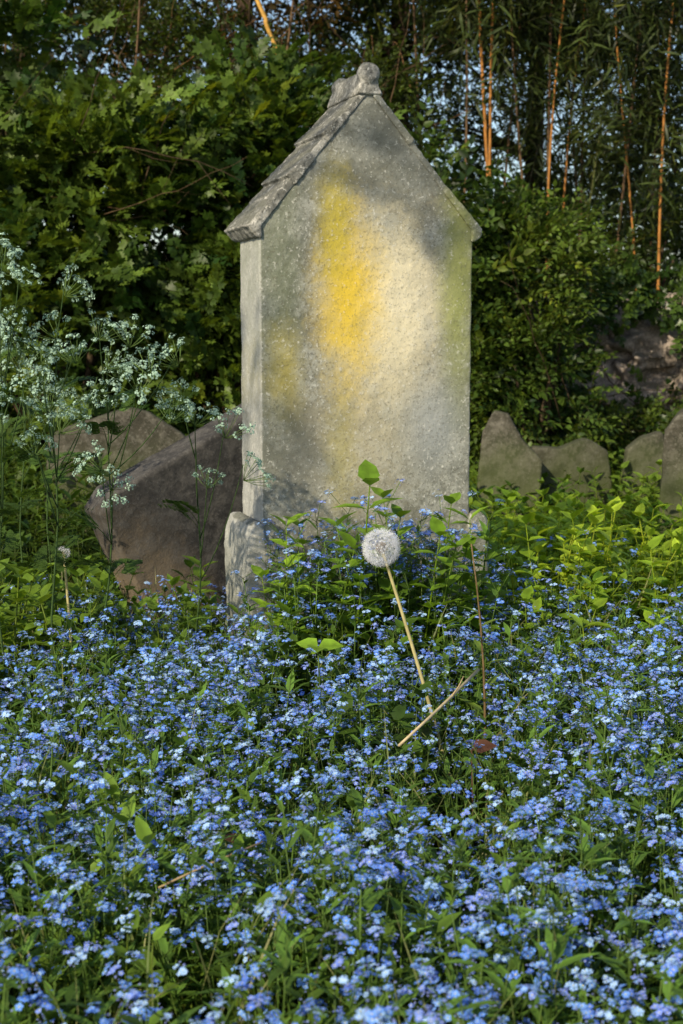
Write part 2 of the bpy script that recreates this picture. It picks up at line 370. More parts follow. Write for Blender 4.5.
# ------------------------------------------------------------------ shrubs
G1=[(.020,.046,.008),(.072,.125,.018)]
G2=[(.020,.052,.009),(.105,.165,.022)]
G3=[(.020,.040,.009),(.075,.115,.018)]
TW=[(.07,.048,.028),(.10,.065,.035)]
def shrub(name,base,centres,N,Bs,cols,label,seed,cat='shrub',group=None,gap=-.12,extra=None):
    tg=[(c[0]+U(-.5,.5)*c[3],c[1]+U(-.5,.5)*c[4],c[2]+U(-.2,.6)*c[5]) for c in centres for _ in range(5)]
    tr=join(limbs((base[0],base[1],-.05),tg,.03)+(extra or []))
    o=addobj(name,None,label=label,cat=cat,group=group)
    addobj('branches',mesh_of(tr,'branches',[M_bark],True),parent=o)
    addobj('foliage',mesh_of(crown(centres,N,Bs,cols,seed=seed,gap=gap),'foliage',[M_leaf]),parent=o)
    return o
shrub('leafy_shrub',(-1.5,7.6),[(-1.7,7.5,.8,.7,.5,.8),(-1.4,7.8,1.6,.8,.5,.7),(-2.1,7.8,2.2,.7,.5,.7)],4600,B_lob,G2,'broad green shrub climbing behind the headstones',1,gap=-.13,extra=tangle(12,-2.2,-1,7.3,7.8,1.4,2.2,41,TW,(.002,.005)))
shrub('leafy_shrub',(-.6,7.9),[(-.6,7.8,.7,.7,.5,.8),(-.7,8.0,1.5,.7,.5,.7),(-.4,8.2,2.0,.6,.4,.55)],4200,B_lob,G2,'dense green bramble shrub with lobed leaves',2,gap=-.13,extra=tangle(8,-1.1,0,7.9,8.2,1.4,2.1,42,TW,(.002,.005)))
shrub('leafy_shrub',(.5,8.2),[(.4,8.2,.8,.7,.5,.8),(.3,8.4,1.5,.6,.5,.6),(.8,8.3,1.3,.45,.4,.5)],3400,B_oval,G1,'dark oval-leaved shrub behind the gravestone',3)
shrub('leafy_shrub',(1.1,8.0),[(1.0,8.0,.6,.40,.4,.5),(1.1,8.3,1.2,.42,.4,.5)],2600,B_small,G2,'small-leaved shrub against the rubble wall',4,extra=tangle(8,.7,1.5,7.8,8.2,.5,1.0,43,TW,(.002,.004)))
shrub('leafy_shrub',(1.9,8.2),[(1.7,8.2,.25,.4,.35,.25),(2.3,8.3,.3,.4,.35,.3)],1000,B_small,G2,'low leafy bramble at the foot of the wall',8,extra=tangle(8,1.3,2.4,8.2,8.7,.2,.8,44,TW,(.002,.004)))
shrub('leafy_shrub',(1.9,9.7),[(1.6,9.7,1.4,.5,.3,.35),(2.4,9.8,1.5,.5,.3,.35)],1700,B_small,G3,'leafy bush leaning over the top of the wall',9)
shrub('leafy_shrub',(3.1,8.2),[(3.1,8.1,.6,.6,.5,.6),(3.3,8.3,1.4,.6,.5,.6)],1400,B_oval,G1,'low dark shrub against the rubble wall',5)
shrub('leafy_shrub',(-2.9,7.9),[(-2.9,7.8,.9,.7,.5,.9),(-2.9,8.1,2.0,.8,.5,.8)],2200,B_oval,G1,'tall dark shrub beside the boundary wall',6)
shrub('leafy_shrub',(.2,9.9),[(-.9,9.8,2.5,.8,.5,.65),(0,10,2.4,.8,.5,.55),(-1.9,10,2.7,.9,.5,.75)],4200,B_small,G3,'tall twiggy thicket rising above the wall',7,extra=tangle(60,-2.6,1.0,9.4,10.2,1.9,3.1,45,TW+[(.20,.11,.05)],(.002,.007)))
r=np.random.default_rng(77);N=3400
px=r.uniform(-4.4,4.6,N);pz=r.uniform(.0,1.42,N)
k=np.array([noise.noise(Vector((a_*1.4,b_*2.2,5)))+ .25*noise.noise(Vector((a_*5,b_*5,1))) for a_,b_ in zip(px,pz)])>-.2
bare=((px-1.85)/.42)**2+((pz-.85)/.22)**2+r.normal(0,.45,N)<1
k&=~bare
px,pz=px[k],pz[k];N=len(px)
pos=np.stack([px,8.90-r.uniform(0,.2,N),pz],1)
c=np.array(G1[0])+(np.array(G1[1])-np.array(G1[0]))*r.random((N,1))
iv=scatter(B_lob[0],pos,np.stack([r.normal(0,.8,N),-.5*np.ones(N),r.normal(0,.8,N)],1),np.stack([r.normal(0,.3,N),-1*np.ones(N),.4*np.ones(N)],1),r.uniform(.6,1.1,N),c)
addobj('ivy',mesh_of(iv,'ivy',[M_dark]),label='dark ivy climbing over the rubble wall',cat='ivy')
# ------------------------------------------------------------------ trees
def tree(x,y,h,r0,centres,N,Bs,cols,seed,label,lean=(0,0),col=(.07,.048,.032),group='trees behind the wall',keepfn=None,sc=(1.0,1.7),targets=None):
    o=addobj('tree',None,label=label,cat='tree',group=group)
    p=[(x,y,-.1)];nseg=9
    for i in range(1,nseg+1):
        t=i/nseg;p.append((x+lean[0]*t+U(-.05,.05),y+lean[1]*t,h*t))
    ts=[tube(p,np.linspace(r0,r0*.35,nseg+1),9,col)]
    if targets: ts+=limbs((x,y,h*.75),targets,r0*.3,col)
    else:
        for c in centres:
            t=min(.9,max(.25,(c[2]-.6)/h));b=np.array([x+lean[0]*t,y+lean[1]*t,h*t])
            for _ in range(4):
                ts+=limbs(b,[(c[0]+U(-.6,.6)*c[3],c[1]+U(-.6,.6)*c[4],c[2]+U(-.4,.8)*c[5])],r0*.3,col)
    addobj('trunk',mesh_of(join(ts),'trunk',[M_bark],True),parent=o)
    addobj('crown',mesh_of(crown(centres,N,Bs,cols,seed=seed,sc=sc,shell=.2,keepfn=keepfn,gap=-.12),'crown',[M_leaf]),parent=o)
GT=[(.014,.030,.007),(.055,.082,.015)]
GW=[(.05,.035,.012),(.12,.085,.02)]
tree(-2.6,12,6,.13,[(-2.9,12,3.0,1.1,.8,.8),(-2.0,12,4.1,1.0,.8,.8),(-3.2,12,5.2,1.3,.8,.9)],2600,B_oval,GT,21,'slim dark-barked tree with an open leafy crown')
tree(-1.0,11.4,6,.09,[(-1.3,11.6,3.4,.8,.7,.6),(-.6,11.6,4.0,.9,.7,.7),(-1.2,11.6,5.2,1.2,.8,.8)],2600,B_small,GW,22,'young tree with sparse brownish spring foliage',lean=(.4,0))
tree(.5,12.5,7,.12,[(.3,12.5,3.5,1.0,.8,.7),(.9,12.6,4.4,1.1,.8,.8),(-.2,12.4,5.3,1.1,.8,.8)],2800,B_oval,GT,23,'tall tree with thin trunk and dark leaves')
tree(3.2,12.5,7,.14,[(2.9,12.5,2.5,.8,.8,.7),(2.3,12.5,3.9,.9,.8,.6),(3.8,12.5,4.9,1.3,.8,.9)],2700,B_oval,GT,24,'tall tree with thin trunk and dark leaves')
tree(1.9,14,7,.12,[(1.6,14,2.0,1.1,.8,.8),(2.6,14,1.9,1.1,.8,.7),(.9,14,3.2,.9,.8,.9),(1.9,14,4.0,.7,.7,.6)],3500,B_small,GT,25,'distant tree with a low dark crown')
tree(-4.5,13,7,.14,[(-4.5,13,3,1.4,1,1.2),(-4.3,13,5,1.4,1,1.2)],1500,B_oval,GT,26,'tall tree with thin trunk and dark leaves')
rr_=np.random.default_rng(3)
cen=[(x_,19+rr_.uniform(-1,1),rr_.uniform(.8,1.7),2.2,1.2,rr_.uniform(1.5,2.2)) for x_ in np.linspace(-11,11,13)]
addobj('distant_wood',mesh_of(crown(cen,4400,B_oval,[(.010,.022,.007),(.038,.055,.014)],sc=(2.2,3.4),seed=50),'distant_wood',[M_leaf]),label='far dark wood closing off the view',cat='wood',kind='stuff')
# ------------------------------------------------------------------ sun direction; unseen tree added to dapple the gravestone
el=math.radians(33);az=math.radians(34)
ts_=Vector((-math.sin(az)*math.cos(el),-math.cos(az)*math.cos(el),math.sin(el)))
tsn=np.array(ts_)
hit=np.array([.10,3.98,1.08])
side=nrm(np.cross(tsn,[0,0,1]))
def sun_gap(pos,r):  # gap cut in the added tree's leaves along the sun ray
    q=pos-hit;t=q@tsn;d=q-t[:,None]*tsn
    hz=np.sqrt(d[:,0]**2+d[:,1]**2)
    rad=np.sqrt((hz/.25)**2+(d[:,2]/.32)**2)
    return (rad>.8+.5*r.random(len(pos)))&(d[:,2]>-.27)&(np.abs(d@side)<.50)
C0=hit+tsn*5.2
tg=[tuple(C0+side*a_+np.array([0,0,b_])) for a_,b_ in ((-.45,.6),(-.2,.75),(-.48,.45),(.2,.8),(.4,.7))]
tree(-4.6,.2,6.2,.12,[(C0[0],C0[1],C0[2]+.28,.8,.6,.6)],560,B_oval,GT,61,'slim unseen tree added to dapple the gravestone with sun',group=None,keepfn=sun_gap,sc=(.6,1.0),targets=tg)
# ------------------------------------------------------------------ bamboo
def cane(x,y,h,rad,lean,col,fol,seed,label):
    o=addobj('bamboo_cane',None,loc=(x,y,0),label=label,cat='bamboo',group='bamboo canes behind the wall')
    r=np.random.default_rng(seed);pts=[];ra=[]
    nn=int(h/.32)
    for i in range(nn+1):
        z_=i*h/nn;t=z_/h;bx=lean*t*t*h*.5+lean*t*.3+.03*math.sin(t*7+seed)
        for dz,k_ in ((-.012,1.),(0,1.18),(.012,.98)):
            pts.append((bx,0,z_+dz));ra.append(rad*k_*(1-.5*t))
    addobj('culm',mesh_of(tube(pts,ra,7,col),'culm',[M_stem],True),parent=o)
    if fol:
        cs=[(lean*(zz/h)**2*h*.5+r.uniform(-.35,.35),r.uniform(-.4,.3),zz,.38,.3,.35) for zz in np.linspace(fol,h,8)]
        addobj('foliage',mesh_of(crown(cs,260,B_bam,[(.014,.025,.008),(.055,.080,.018)],seed=seed,sc=(.7,1.2),shell=.1),'foliage',[M_leaf]),parent=o)
OR_LIT=(.38,.17,.04);BR=(.13,.08,.04);GR=(.09,.10,.03);GO_LIT=(.50,.28,.06)  # orange and gold put warm sunlight into the cane colour
lst=[(.80,9.6,.0,BR,3.2),(.93,9.6,.07,OR_LIT,3.0),(1.02,9.7,-.07,OR_LIT,2.8),(1.36,9.6,.09,OR_LIT,2.8),(1.45,9.7,-.06,BR,0),(1.12,10.2,.10,BR,2.7),(1.55,9.8,.22,GR,2.4),
 (1.78,9.7,.20,BR,2.5),(2.0,9.6,-.14,OR_LIT,2.2),(2.07,9.45,.09,OR_LIT,2.2),(2.2,10.1,.04,BR,2.2),(2.35,9.6,.12,BR,2.2),(2.5,10,-.12,BR,2.4),(1.75,10.4,-.14,BR,2.4),(2.7,10.1,.06,BR,2.6),
 (.66,10.3,-.10,BR,3.3),(.24,9.1,-.70,GO_LIT,0),(-.55,9.6,.16,BR,3.6),(-1.5,9.5,.14,BR,3.5),(2.0,10.6,.16,GR,2.2),(-2.3,9.6,.1,BR,3.3),(1.3,9.7,-.12,BR,2.7),(1.5,10.0,.16,OR_LIT,2.4),(1.75,10.2,-.05,BR,2.3)]
for i,(x_,y_,ln,co,fo) in enumerate(lst):
    cane(x_,y_,U(4.4,5.8),U(.009,.016) if co is not GO_LIT else .02,ln,co,fo,300+i,'slender slanting golden bamboo cane with warm light painted in' if co is GO_LIT else ('slender orange-brown bamboo cane with warm light painted in' if co is OR_LIT else 'slender dull brown bamboo cane with drooping leaves'))
# ------------------------------------------------------------------ forget-me-nots
def floret():
    v=[];f=[];ti=[];mi=[]
    for k in range(5):
        a=k*2*math.pi/5
        for (rr,da,z_) in ((.12,0,0),(.60,-.56,.04),(.97,-.40,.1),(1.05,0,.12),(.97,.40,.1),(.60,.56,.04)):
            v.append((rr*math.cos(a+da),rr*math.sin(a+da),z_))
            ti.append((1,1,1) if rr>.2 else (1.3,1.3,1.1))
        b_=k*6;f.append(tuple(range(b_,b_+6)));mi.append(0)
    b_=len(v)
    for k in range(5):
        a=k*2*math.pi/5;v.append((.2*math.cos(a),.2*math.sin(a),.13));ti.append((1,1,1))
    f.append(tuple(range(b_,b_+5)));mi.append(1)
    return T(v,f,mi=mi,tint=ti)
FL=floret()
M_eye,nt=newmat('flower_eye');b=NB(nt);p=b.n('ShaderNodeBsdfPrincipled');p.inputs['Base Color'].default_value=(.75,.65,.15,1);oo=b.n('ShaderNodeOutputMaterial');b.l(p.outputs[0],oo.inputs[0])
BLUE=np.array([(.17,.37,.95),(.25,.47,.98),(.41,.63,.99),(.15,.30,.90),(.27,.39,.96)])
def fmn(seed,ns=8,sp=.115):
    r=np.random.default_rng(seed);fo=[];fl=[]
    for s in range(ns):
        a=r.uniform(0,6.283);rr=sp*math.sqrt(r.random())*1.0;h=r.uniform(.18,.34)
        base=np.array([math.cos(a)*rr*.25,math.sin(a)*rr*.25,-.02]);top=np.array([math.cos(a)*rr,math.sin(a)*rr,h])
        mid=np.array([math.cos(a)*rr*.8,math.sin(a)*rr*.8,h*.5])
        P=bez(base,mid,top,5);g=np.array([.12,.21,.035])*r.uniform(.7,1.3)
        fo.append(tube(P,[.0018,.0016,.0014,.0012,.001],3,g))
        nl=9;t=r.uniform(.3,.99,nl);pp=np.array([P[int(q*4)]*(1-(q*4)%1)+P[min(4,int(q*4)+1)]*((q*4)%1) for q in t])
        aa=r.uniform(0,6.283,nl);Y=np.stack([np.cos(aa),np.sin(aa),r.uniform(.2,1.4,nl)],1)
        fo.append(scatter(L_lance,pp,Y,(0,0,1),r.uniform(.030,.056,nl),np.array([.10,.19,.030])*r.uniform(.6,1.6,(nl,1))))
        for q in range(r.integers(2,4)):
            bd=nrm(np.array([r.normal(0,.9),r.normal(0,.9),.9]));c=top+bd*r.uniform(.015,.07)
            fo.append(tube(np.stack([top-bd*.008,(top+c)/2,c]),.0008,3,g))
            nf=r.integers(5,9);off=r.normal(0,.0048,(nf,3));off[:,2]*=.6
            N_=nrm(np.array([0,-.25,1])+bd*.4+off*65+r.normal(0,.2,(nf,3)))
            Yv=np.cross(N_,r.normal(size=(nf,3)))
            bc=BLUE[r.integers(0,5)]*r.uniform(.88,1.05)
            fl.append(scatter(FL,c+off,Yv,N_,r.uniform(.0036,.0048,nf),np.minimum(bc*r.uniform(.9,1.05,(nf,1)),1.)))
            nb=4;ob=r.normal(0,.006,(nb,3))-np.array([0,0,.003])
            fl.append(scatter(T([(0,0,1),(-1,-1,0),(1,-1,0),(0,1,0)],[(0,1,2),(0,2,3),(0,3,1)]),c+ob,(0,1,0),(0,0,1),.0017,np.array([(.28,.34,.68)])*r.uniform(.6,1.2,(nb,1))))
    return join(fo),join(fl)
VAR=[fmn(500+i) for i in range(12)]
VM=[(mesh_of(a,'forget_me_not_plant',[M_leaf]),mesh_of(c_,'blossoms',[M_petal,M_eye])) for a,c_ in VAR]
def on_stone(x,y,m=.03):
    dx,dy=x-.042,y-4.1;lx=dx*math.cos(RZ)+dy*math.sin(RZ);ly=-dx*math.sin(RZ)+dy*math.cos(RZ)
    return abs(lx)<.372+m and -.13-m<ly<.15+m
def darkpatch(x,y): return math.exp(-((x+.09)/.19)**2-((y-3.2)/.24)**2)
r=np.random.default_rng(9);pl=[]
sp_=.104
for j in range(int((5.2-1.15)/sp_)):
    for i in range(int(4.4/sp_)):
        x=-2.2+i*sp_+r.uniform(-.05,.05);y=1.15+j*sp_+r.uniform(-.05,.05)
        if abs(x)>.27*y+.75: continue
        if on_stone(x,y): continue
        if abs(x-.05)<.45 and y>4.1: continue
        d=noise.noise(Vector((x*2.2,y*2.2,8)))
        if r.random()<darkpatch(x,y)*.95: continue
        if d<-.33 and r.random()<.5: continue
        if x>.38 and y>3.5 and r.random()<min(.92,.3+(y-3.5)*.9): continue
        if y>4.2 and r.random()<(y-4.2)*1.3: continue
        sc=r.uniform(.78,1.15)*(1+.14*d)
        if abs(x-.08)<.30 and y>3.5: sc*=1.12
        if x<-.25 and y>3.5: sc*=.72
        if .33<x<.5 and y>3.6: sc*=.8
        pl.append((x,y,sc,r.uniform(0,6.283),int(r.integers(0,12))))
for i in range(7):
    x=-.16+i*.075;pl.append((x,3.77+.30*(x-.05)+r.uniform(-.03,.02),r.uniform(1.0,1.25),r.uniform(0,6.28),int(r.integers(0,12))))
inv=[p for p in pl if abs(p[0])<.243*p[1]+.05 and p[1]>1.55];inv.sort(key=lambda p:p[1])
near=set(inv[:300]);rest=[p for p in pl if p not in near]
for (x,y,sc,ro,k) in inv[:300]:
    o=addobj('forget_me_not_plant',VM[k][0],loc=(x,y,float(gh(x,y))),rot=(0,0,ro),sc=sc,label='forget-me-not plant covered in small sky-blue flowers',cat='flower',group='carpet of blue forget-me-nots')
    addobj('blossoms',VM[k][1],parent=o)
fs=[]
for k in range(12):
    q=[p for p in rest if p[4]==k]
    if not q: continue
    q=np.array(q);Y=np.stack([-np.sin(q[:,3]),np.cos(q[:,3]),0*q[:,3]],1);P=np.stack([q[:,0],q[:,1],gh(q[:,0],q[:,1])],1)
    fl=T(VAR[k][1].v,loops=VAR[k][1].loops,tot=VAR[k][1].tot,mi=VAR[k][1].mi+1,tint=VAR[k][1].tint)
    fs.append(scatter(join([VAR[k][0],fl]),P,Y,(0,0,1),q[:,2],(1,1,1)))
addobj('forget_me_not_carpet',mesh_of(join(fs),'forget_me_not_carpet',[M_leaf,M_petal,M_eye]),kind='stuff',label='spreading carpet of blue forget-me-nots among green leaves',cat='flowers')
print('plants',len(inv),len(rest))
# ------------------------------------------------------------------ undergrowth
def weed(seed,h,L,ls,n):
    r=np.random.default_rng(seed);top=np.array([r.normal(0,.04),r.normal(0,.04),h])
    P=bez((0,0,-.02),(r.normal(0,.02),r.normal(0,.02),h*.5),top,6)
    out=[tube(P,np.linspace(.004,.0015,6),4,(.9,.8,.6))]
    for i in range(n):
        t=(i+1)/n;q=t*5;p_=P[min(4,int(q))]*(1-(q-min(4,int(q))))+P[min(4,int(q))+1]*(q-min(4,int(q)))
        a=(i%2)*1.57+r.normal(0,.2)
        for s in (0,3.1416):
            Y=np.array([math.cos(a+s),math.sin(a+s),r.uniform(.0,.7)+(.6 if i==n-1 else 0)])
            out.append(scatter(L,[p_],[Y],(0,0,1),ls*(1.1-.5*t)*r.uniform(.8,1.2),np.ones(3)*r.uniform(.8,1.25)))
    return join(out)
W1=[weed(i,.34,L_oval,.085,6) for i in range(4)];W2=[weed(i+10,.38,L_lance,.14,6) for i in range(4)]
W3=[weed(i+40,.34,leaf(.6,.2),.10,7) for i in range(4)]
def blades(n,seed,x0,x1,y0,y1,h0,h1,cols):
    r=np.random.default_rng(seed)
    v=[(-.5,0,0),(.5,0,0),(-.4,.5,.06),(.4,.5,.06),(-.22,.8,.2),(.22,.8,.2),(0,1,.36)]
    v=np.array(v);v[:,0]*=.018
    B=T(v,[(0,1,3,2),(2,3,5,4),(4,5,6)])
    x=r.uniform(x0,x1,n);y=r.uniform(y0,y1,n)
    k=np.abs(x)<.27*y+.8
    k&=~np.array([on_stone(a_,b__,.0) for a_,b__ in zip(x,y)])
    x,y=x[k],y[k];m=len(x);Y=np.stack([r.normal(0,.35,m),r.normal(0,.35,m),np.ones(m)],1)
    a=r.uniform(0,6.28,m);Z=np.stack([np.cos(a),np.sin(a),0*a],1)
    c=np.array(cols[0])+(np.array(cols[1])-np.array(cols[0]))*r.random((m,1))
    return scatter(B,np.stack([x,y,gh(x,y)-.01],1),Y,Z,r.uniform(h0,h1,m),c)
gr=join([blades(9000,1,-2.2,2.2,1.1,5.2,.14,.30,[(.06,.12,.02),(.15,.22,.045)]),blades(1800,2,-1.5,1.5,1.2,4.5,.26,.38,[(.14,.20,.05),(.28,.28,.11)])])
addobj('grass',mesh_of(gr,'grass',[M_leaf]),kind='stuff',label='thin green grass growing between the flowers',cat='grass')
def cover(n,seed,x0,x1,y0,y1,Ws,cols,s0,s1,test):
    r=np.random.default_rng(seed);x=r.uniform(x0,x1,n);y=r.uniform(y0,y1,n)
    k=np.array([bool(test(a_,b__,r)) for a_,b__ in zip(x,y)]);x,y=x[k],y[k];m=len(x)
    d=np.array([noise.noise(Vector((a_*1.7,b__*1.7,2))) for a_,b__ in zip(x,y)])
    w_=np.clip(.5+d*1.2+r.normal(0,.2,m),0,1)[:,None];c=np.array(cols[0])*(1-w_)+np.array(cols[1])*w_
    sc=r.uniform(s0,s1,m)*(1+.3*d);a=r.uniform(0,6.28,m);Y=np.stack([np.cos(a),np.sin(a),0*a],1);idx=r.integers(0,len(Ws),m);out=[]
    ZZ=np.stack([r.normal(0,.15,m),r.normal(0,.15,m),np.ones(m)],1);PP=np.stack([x,y,gh(x,y)],1)
    for i,W in enumerate(Ws):
        q=idx==i
        if q.any(): out.append(scatter(W,PP[q],Y[q],ZZ[q],sc[q],c[q]))
    return join(out)
nost=lambda x,y,r:not on_stone(x,y,.02)
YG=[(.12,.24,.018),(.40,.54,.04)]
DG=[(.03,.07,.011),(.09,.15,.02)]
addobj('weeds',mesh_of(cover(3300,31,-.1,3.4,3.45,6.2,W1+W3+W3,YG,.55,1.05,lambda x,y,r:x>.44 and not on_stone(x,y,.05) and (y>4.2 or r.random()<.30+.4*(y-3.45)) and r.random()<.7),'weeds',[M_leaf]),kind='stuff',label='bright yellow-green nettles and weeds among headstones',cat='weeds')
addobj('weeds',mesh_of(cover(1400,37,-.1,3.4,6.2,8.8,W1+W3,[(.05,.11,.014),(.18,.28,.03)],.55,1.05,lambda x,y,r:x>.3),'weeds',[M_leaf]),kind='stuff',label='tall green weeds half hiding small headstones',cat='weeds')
addobj('weeds',mesh_of(cover(2300,32,-3.4,.2,4.5,8.8,W1+W2,DG,.6,1.2,lambda x,y,r:nost(x,y,r) and not (-1.0<x<0 and 4.1<y<4.8)),'weeds',[M_leaf]),kind='stuff',label='dark green weeds around the leaning headstones',cat='weeds')
addobj('weeds',mesh_of(cover(360,36,-1.4,-.30,3.5,4.4,W1+W3,[(.05,.10,.014),(.16,.26,.025)],.6,1.1,lambda x,y,r:x<-.72 or r.random()<.25),'weeds',[M_leaf]),kind='stuff',label='leafy green growth at the foot of cow parsley',cat='weeds')
addobj('low_leaves',mesh_of(cover(2200,33,-2.2,2.2,1.2,4.9,W1,[(.05,.10,.014),(.15,.25,.028)],.45,.82,lambda x,y,r:abs(x)<.27*y+.8 and not on_stone(x,y,.02)),'low_leaves',[M_leaf]),kind='stuff',label='low green leaves beneath the blue flowers',cat='ground cover')
addobj('low_leaves',mesh_of(cover(150,35,-.45,.3,2.85,3.6,W1+W3,[(.025,.06,.01),(.08,.15,.018)],.55,.95,lambda x,y,r:r.random()<darkpatch(x,y)+.1),'low_leaves',[M_leaf]),kind='stuff',label='dark leafy clump showing between the flowers',cat='ground cover')
def leafyplant(x,y,sc,tpl,col,label,rz=0):
    addobj('leafy_plant',mesh_of(scatter(tpl,[(0,0,0)],[(0,1,0)],(0,0,1),1.,col),'leafy_plant',[M_leaf]),loc=(x,y,float(gh(x,y))),sc=sc,rot=(0,0,rz),label=label,cat='plant')
NT=[weed(90+i,.5,leaf(.58,.2),.12,9) for i in range(3)]
for (x,y,s,c) in [(.02,3.60,1.12,(.17,.31,.025)),(-.13,3.60,.95,(.24,.40,.03)),(.15,3.70,.90,(.17,.30,.025)),(.27,3.75,.95,(.18,.32,.025)),(-.05,3.55,.86,(.15,.27,.02)),(.24,3.55,.88,(.17,.30,.025)),
    (-.19,3.62,.74,(.22,.36,.03)),(.12,3.35,.68,(.10,.19,.018)),(.40,3.80,1.05,(.15,.27,.025)),(.34,3.76,1.0,(.19,.33,.025)),(-.2,3.5,.66,(.10,.19,.015)),(-.12,3.35,.62,(.08,.15,.015)),(.02,3.4,.62,(.10,.18,.015)),
    (-.62,4.0,.5,(.16,.28,.03)),(-.80,4.1,.6,(.14,.24,.03)),(.08,3.58,.9,(.16,.3,.025)),(.62,4.2,.9,(.28,.44,.03)),(.8,4.3,.9,(.30,.46,.03)),(.95,4.1,.85,(.28,.44,.03)),(1.02,3.8,.7,(.28,.44,.03)),(-.06,3.64,.84,(.15,.27,.02)),(.20,3.62,.86,(.17,.31,.02)),
    (.30,3.62,.86,(.13,.24,.02)),(.37,3.70,.86,(.17,.30,.02)),(.5,3.75,.7,(.2,.34,.02)),(.62,3.9,.75,(.26,.42,.03)),(.12,3.62,.92,(.14,.26,.02)),(.82,3.6,.62,(.26,.42,.03)),(.7,3.4,.58,(.22,.38,.03)),(.95,3.3,.6,(.26,.42,.03))]:
    leafyplant(x,y,s,NT[int(abs(x)*100)%3],c,'upright green nettle in front of the gravestone',U(0,6))
for (x,y,z_,n_,s_) in [(-.05,2.92,.41,3,.055)]:
    h=z_;ts=[tube(bez((0,0,0),(.01,0,h*.6),(0,0,h)),.0018,4,(.1,.16,.03))]
    for k in range(n_):
        a=k*2.1+.3
        ts.append(scatter(L_wide,[(0,0,h)],[(math.cos(a),math.sin(a)-.3,.2)],(0,-.5,1),s_,(.22,.38,.03)))
    addobj('leafy_plant',mesh_of(join(ts),'leafy_plant',[M_leaf]),loc=(x,y,0),label='young seedling with pale lime-green broad leaves',cat='plant')
P=bez((0,0,0),(.02,0,.3),(-.03,0,.62),8)
ts=[tube(P,np.linspace(.004,.0015,8),5,(.22,.15,.07))]
for i in range(14):
    t=.35+.045*i;q=min(6,int(t*7));a=i*2.4
    ts.append(scatter(L_lance,[P[q]*(1-t*7+q)+P[min(7,q+1)]*(t*7-q)],[(math.cos(a),math.sin(a),.6)],(0,0,1),.085-.004*i,(.15,.23,.035)))
addobj('leafy_plant',mesh_of(join(ts),'leafy_plant',[M_leaf]),loc=(.31,3.0,0),label='tall thin stalk with narrow green leaves',cat='plant')
# ------------------------------------------------------------------ dandelion clocks
def clock(base,top,R,ns,label,ctrl):
    o=addobj('dandelion_clock',None,loc=base,label=label,cat='dandelion',group='dandelion seed heads')
    b0=np.zeros(3);t0=np.array(top)-np.array(base);cc=np.array(ctrl)-np.array(base)
    P=bez(b0,cc,t0,14);addobj('stem',mesh_of(tube(P,np.linspace(.0050,.0032,14),7,(.46,.40,.18)),'stem',[M_stem],True),parent=o)
    r=np.random.default_rng(4);i=np.arange(ns)+.5;ph=np.arccos(1-2*i/ns);th=math.pi*(1+5**.5)*i
    D=np.stack([np.cos(th)*np.sin(ph),np.sin(th)*np.sin(ph),np.cos(ph)],1);D=nrm(D+r.normal(0,.05,D.shape))
    ax=nrm(P[-1]-P[-2]);D=D[(D@ax)>-.93]
    hv=[];hf=[];hc=[]
    def strip(a_,b_,w0,w1,c):
        a_=np.array(a_);b_=np.array(b_);d=nrm(b_-a_);s=nrm(np.cross(d,[.3,.2,.93]));u=np.cross(d,s);k=len(hv)
        hv.extend([a_+s*w0,a_-s*w0*.5+u*w0*.87,a_-s*w0*.5-u*w0*.87,b_+s*w1,b_-s*w1*.5+u*w1*.87,b_-s*w1*.5-u*w1*.87])
        hf.extend([(k,k+1,k+4,k+3),(k+1,k+2,k+5,k+4),(k+2,k,k+3,k+5)]);hc.extend([c]*6)
    strip((0,.16,0),(0,.30,0),.028,.016,(.30,.20,.10))
    strip((0,.30,0),(0,.74,0),.004,.004,(.8,.8,.75))
    for k in range(15):
        a=k*6.283/15+r.uniform(-.1,.1);rr=r.uniform(.24,.30)
        strip((0,.74,0),(rr*math.cos(a),r.uniform(.93,1.02),rr*math.sin(a)),.0050,.0030,(.92,.94,.97))
    S=T(np.array(hv),hf,tint=np.array(hc))
    g=scatter(S,t0+0*D,D,np.cross(D,[.2,.5,.8])+.01,R*r.uniform(.95,1.03,len(D)),(1,1,1))
    a=np.linspace(0,2*math.pi,10,endpoint=False);zz=[-.19,-.13,0,.13,.19];rs=[.05,.15,.2,.14,.03]
    V=[(rs[i]*math.cos(q),rs[i]*math.sin(q),zz[i]) for i in range(5) for q in a]
    F=[(i*10+j,i*10+(j+1)%10,(i+1)*10+(j+1)%10,(i+1)*10+j) for i in range(4) for j in range(10)]+[tuple(range(40,50))]
    core=scatter(T(V,F,tint=(.35,.32,.2)),[t0],[(0,1,0)],(0,0,1),R,(1,1,1))
    addobj('seed_head',mesh_of(join([g,core]),'seed_head',[M_fluff]),parent=o)
clock((.262,2.95,0),(.083,2.9,.628),.041,155,'white dandelion seed head on a long leaning stalk',(.19,2.93,.30))
clock((-.70,3.6,0),(-.72,3.6,.50),.018,70,'small dandelion seed head low among leaves',(-.70,3.6,.2))
P=np.array([(.105,2.50,.325),(.165,2.62,.34),(.22,2.74,.352),(.287,2.88,.372)])
addobj('dry_stalk',mesh_of(join([tube(P,[.0025,.003,.003,.0035],6,(.55,.44,.25)),tube([(.22,2.74,.352),(.235,2.75,.37),(.245,2.755,.39)],[.002,.0015,.001],4,(.4,.3,.16))]),'dry_stalk',[M_stem]),label='pale dry broken stalk lying across the flowers',cat='stalk')
P=np.array([(-.27,1.98,.27),(-.2,2.02,.29),(-.12,2.06,.31)])
addobj('dry_stalk',mesh_of(tube(P,[.0015,.002,.0015],5,(.30,.22,.11)),'dry_stalk',[M_stem]),label='thin brown twig resting on the flowers',cat='stalk')
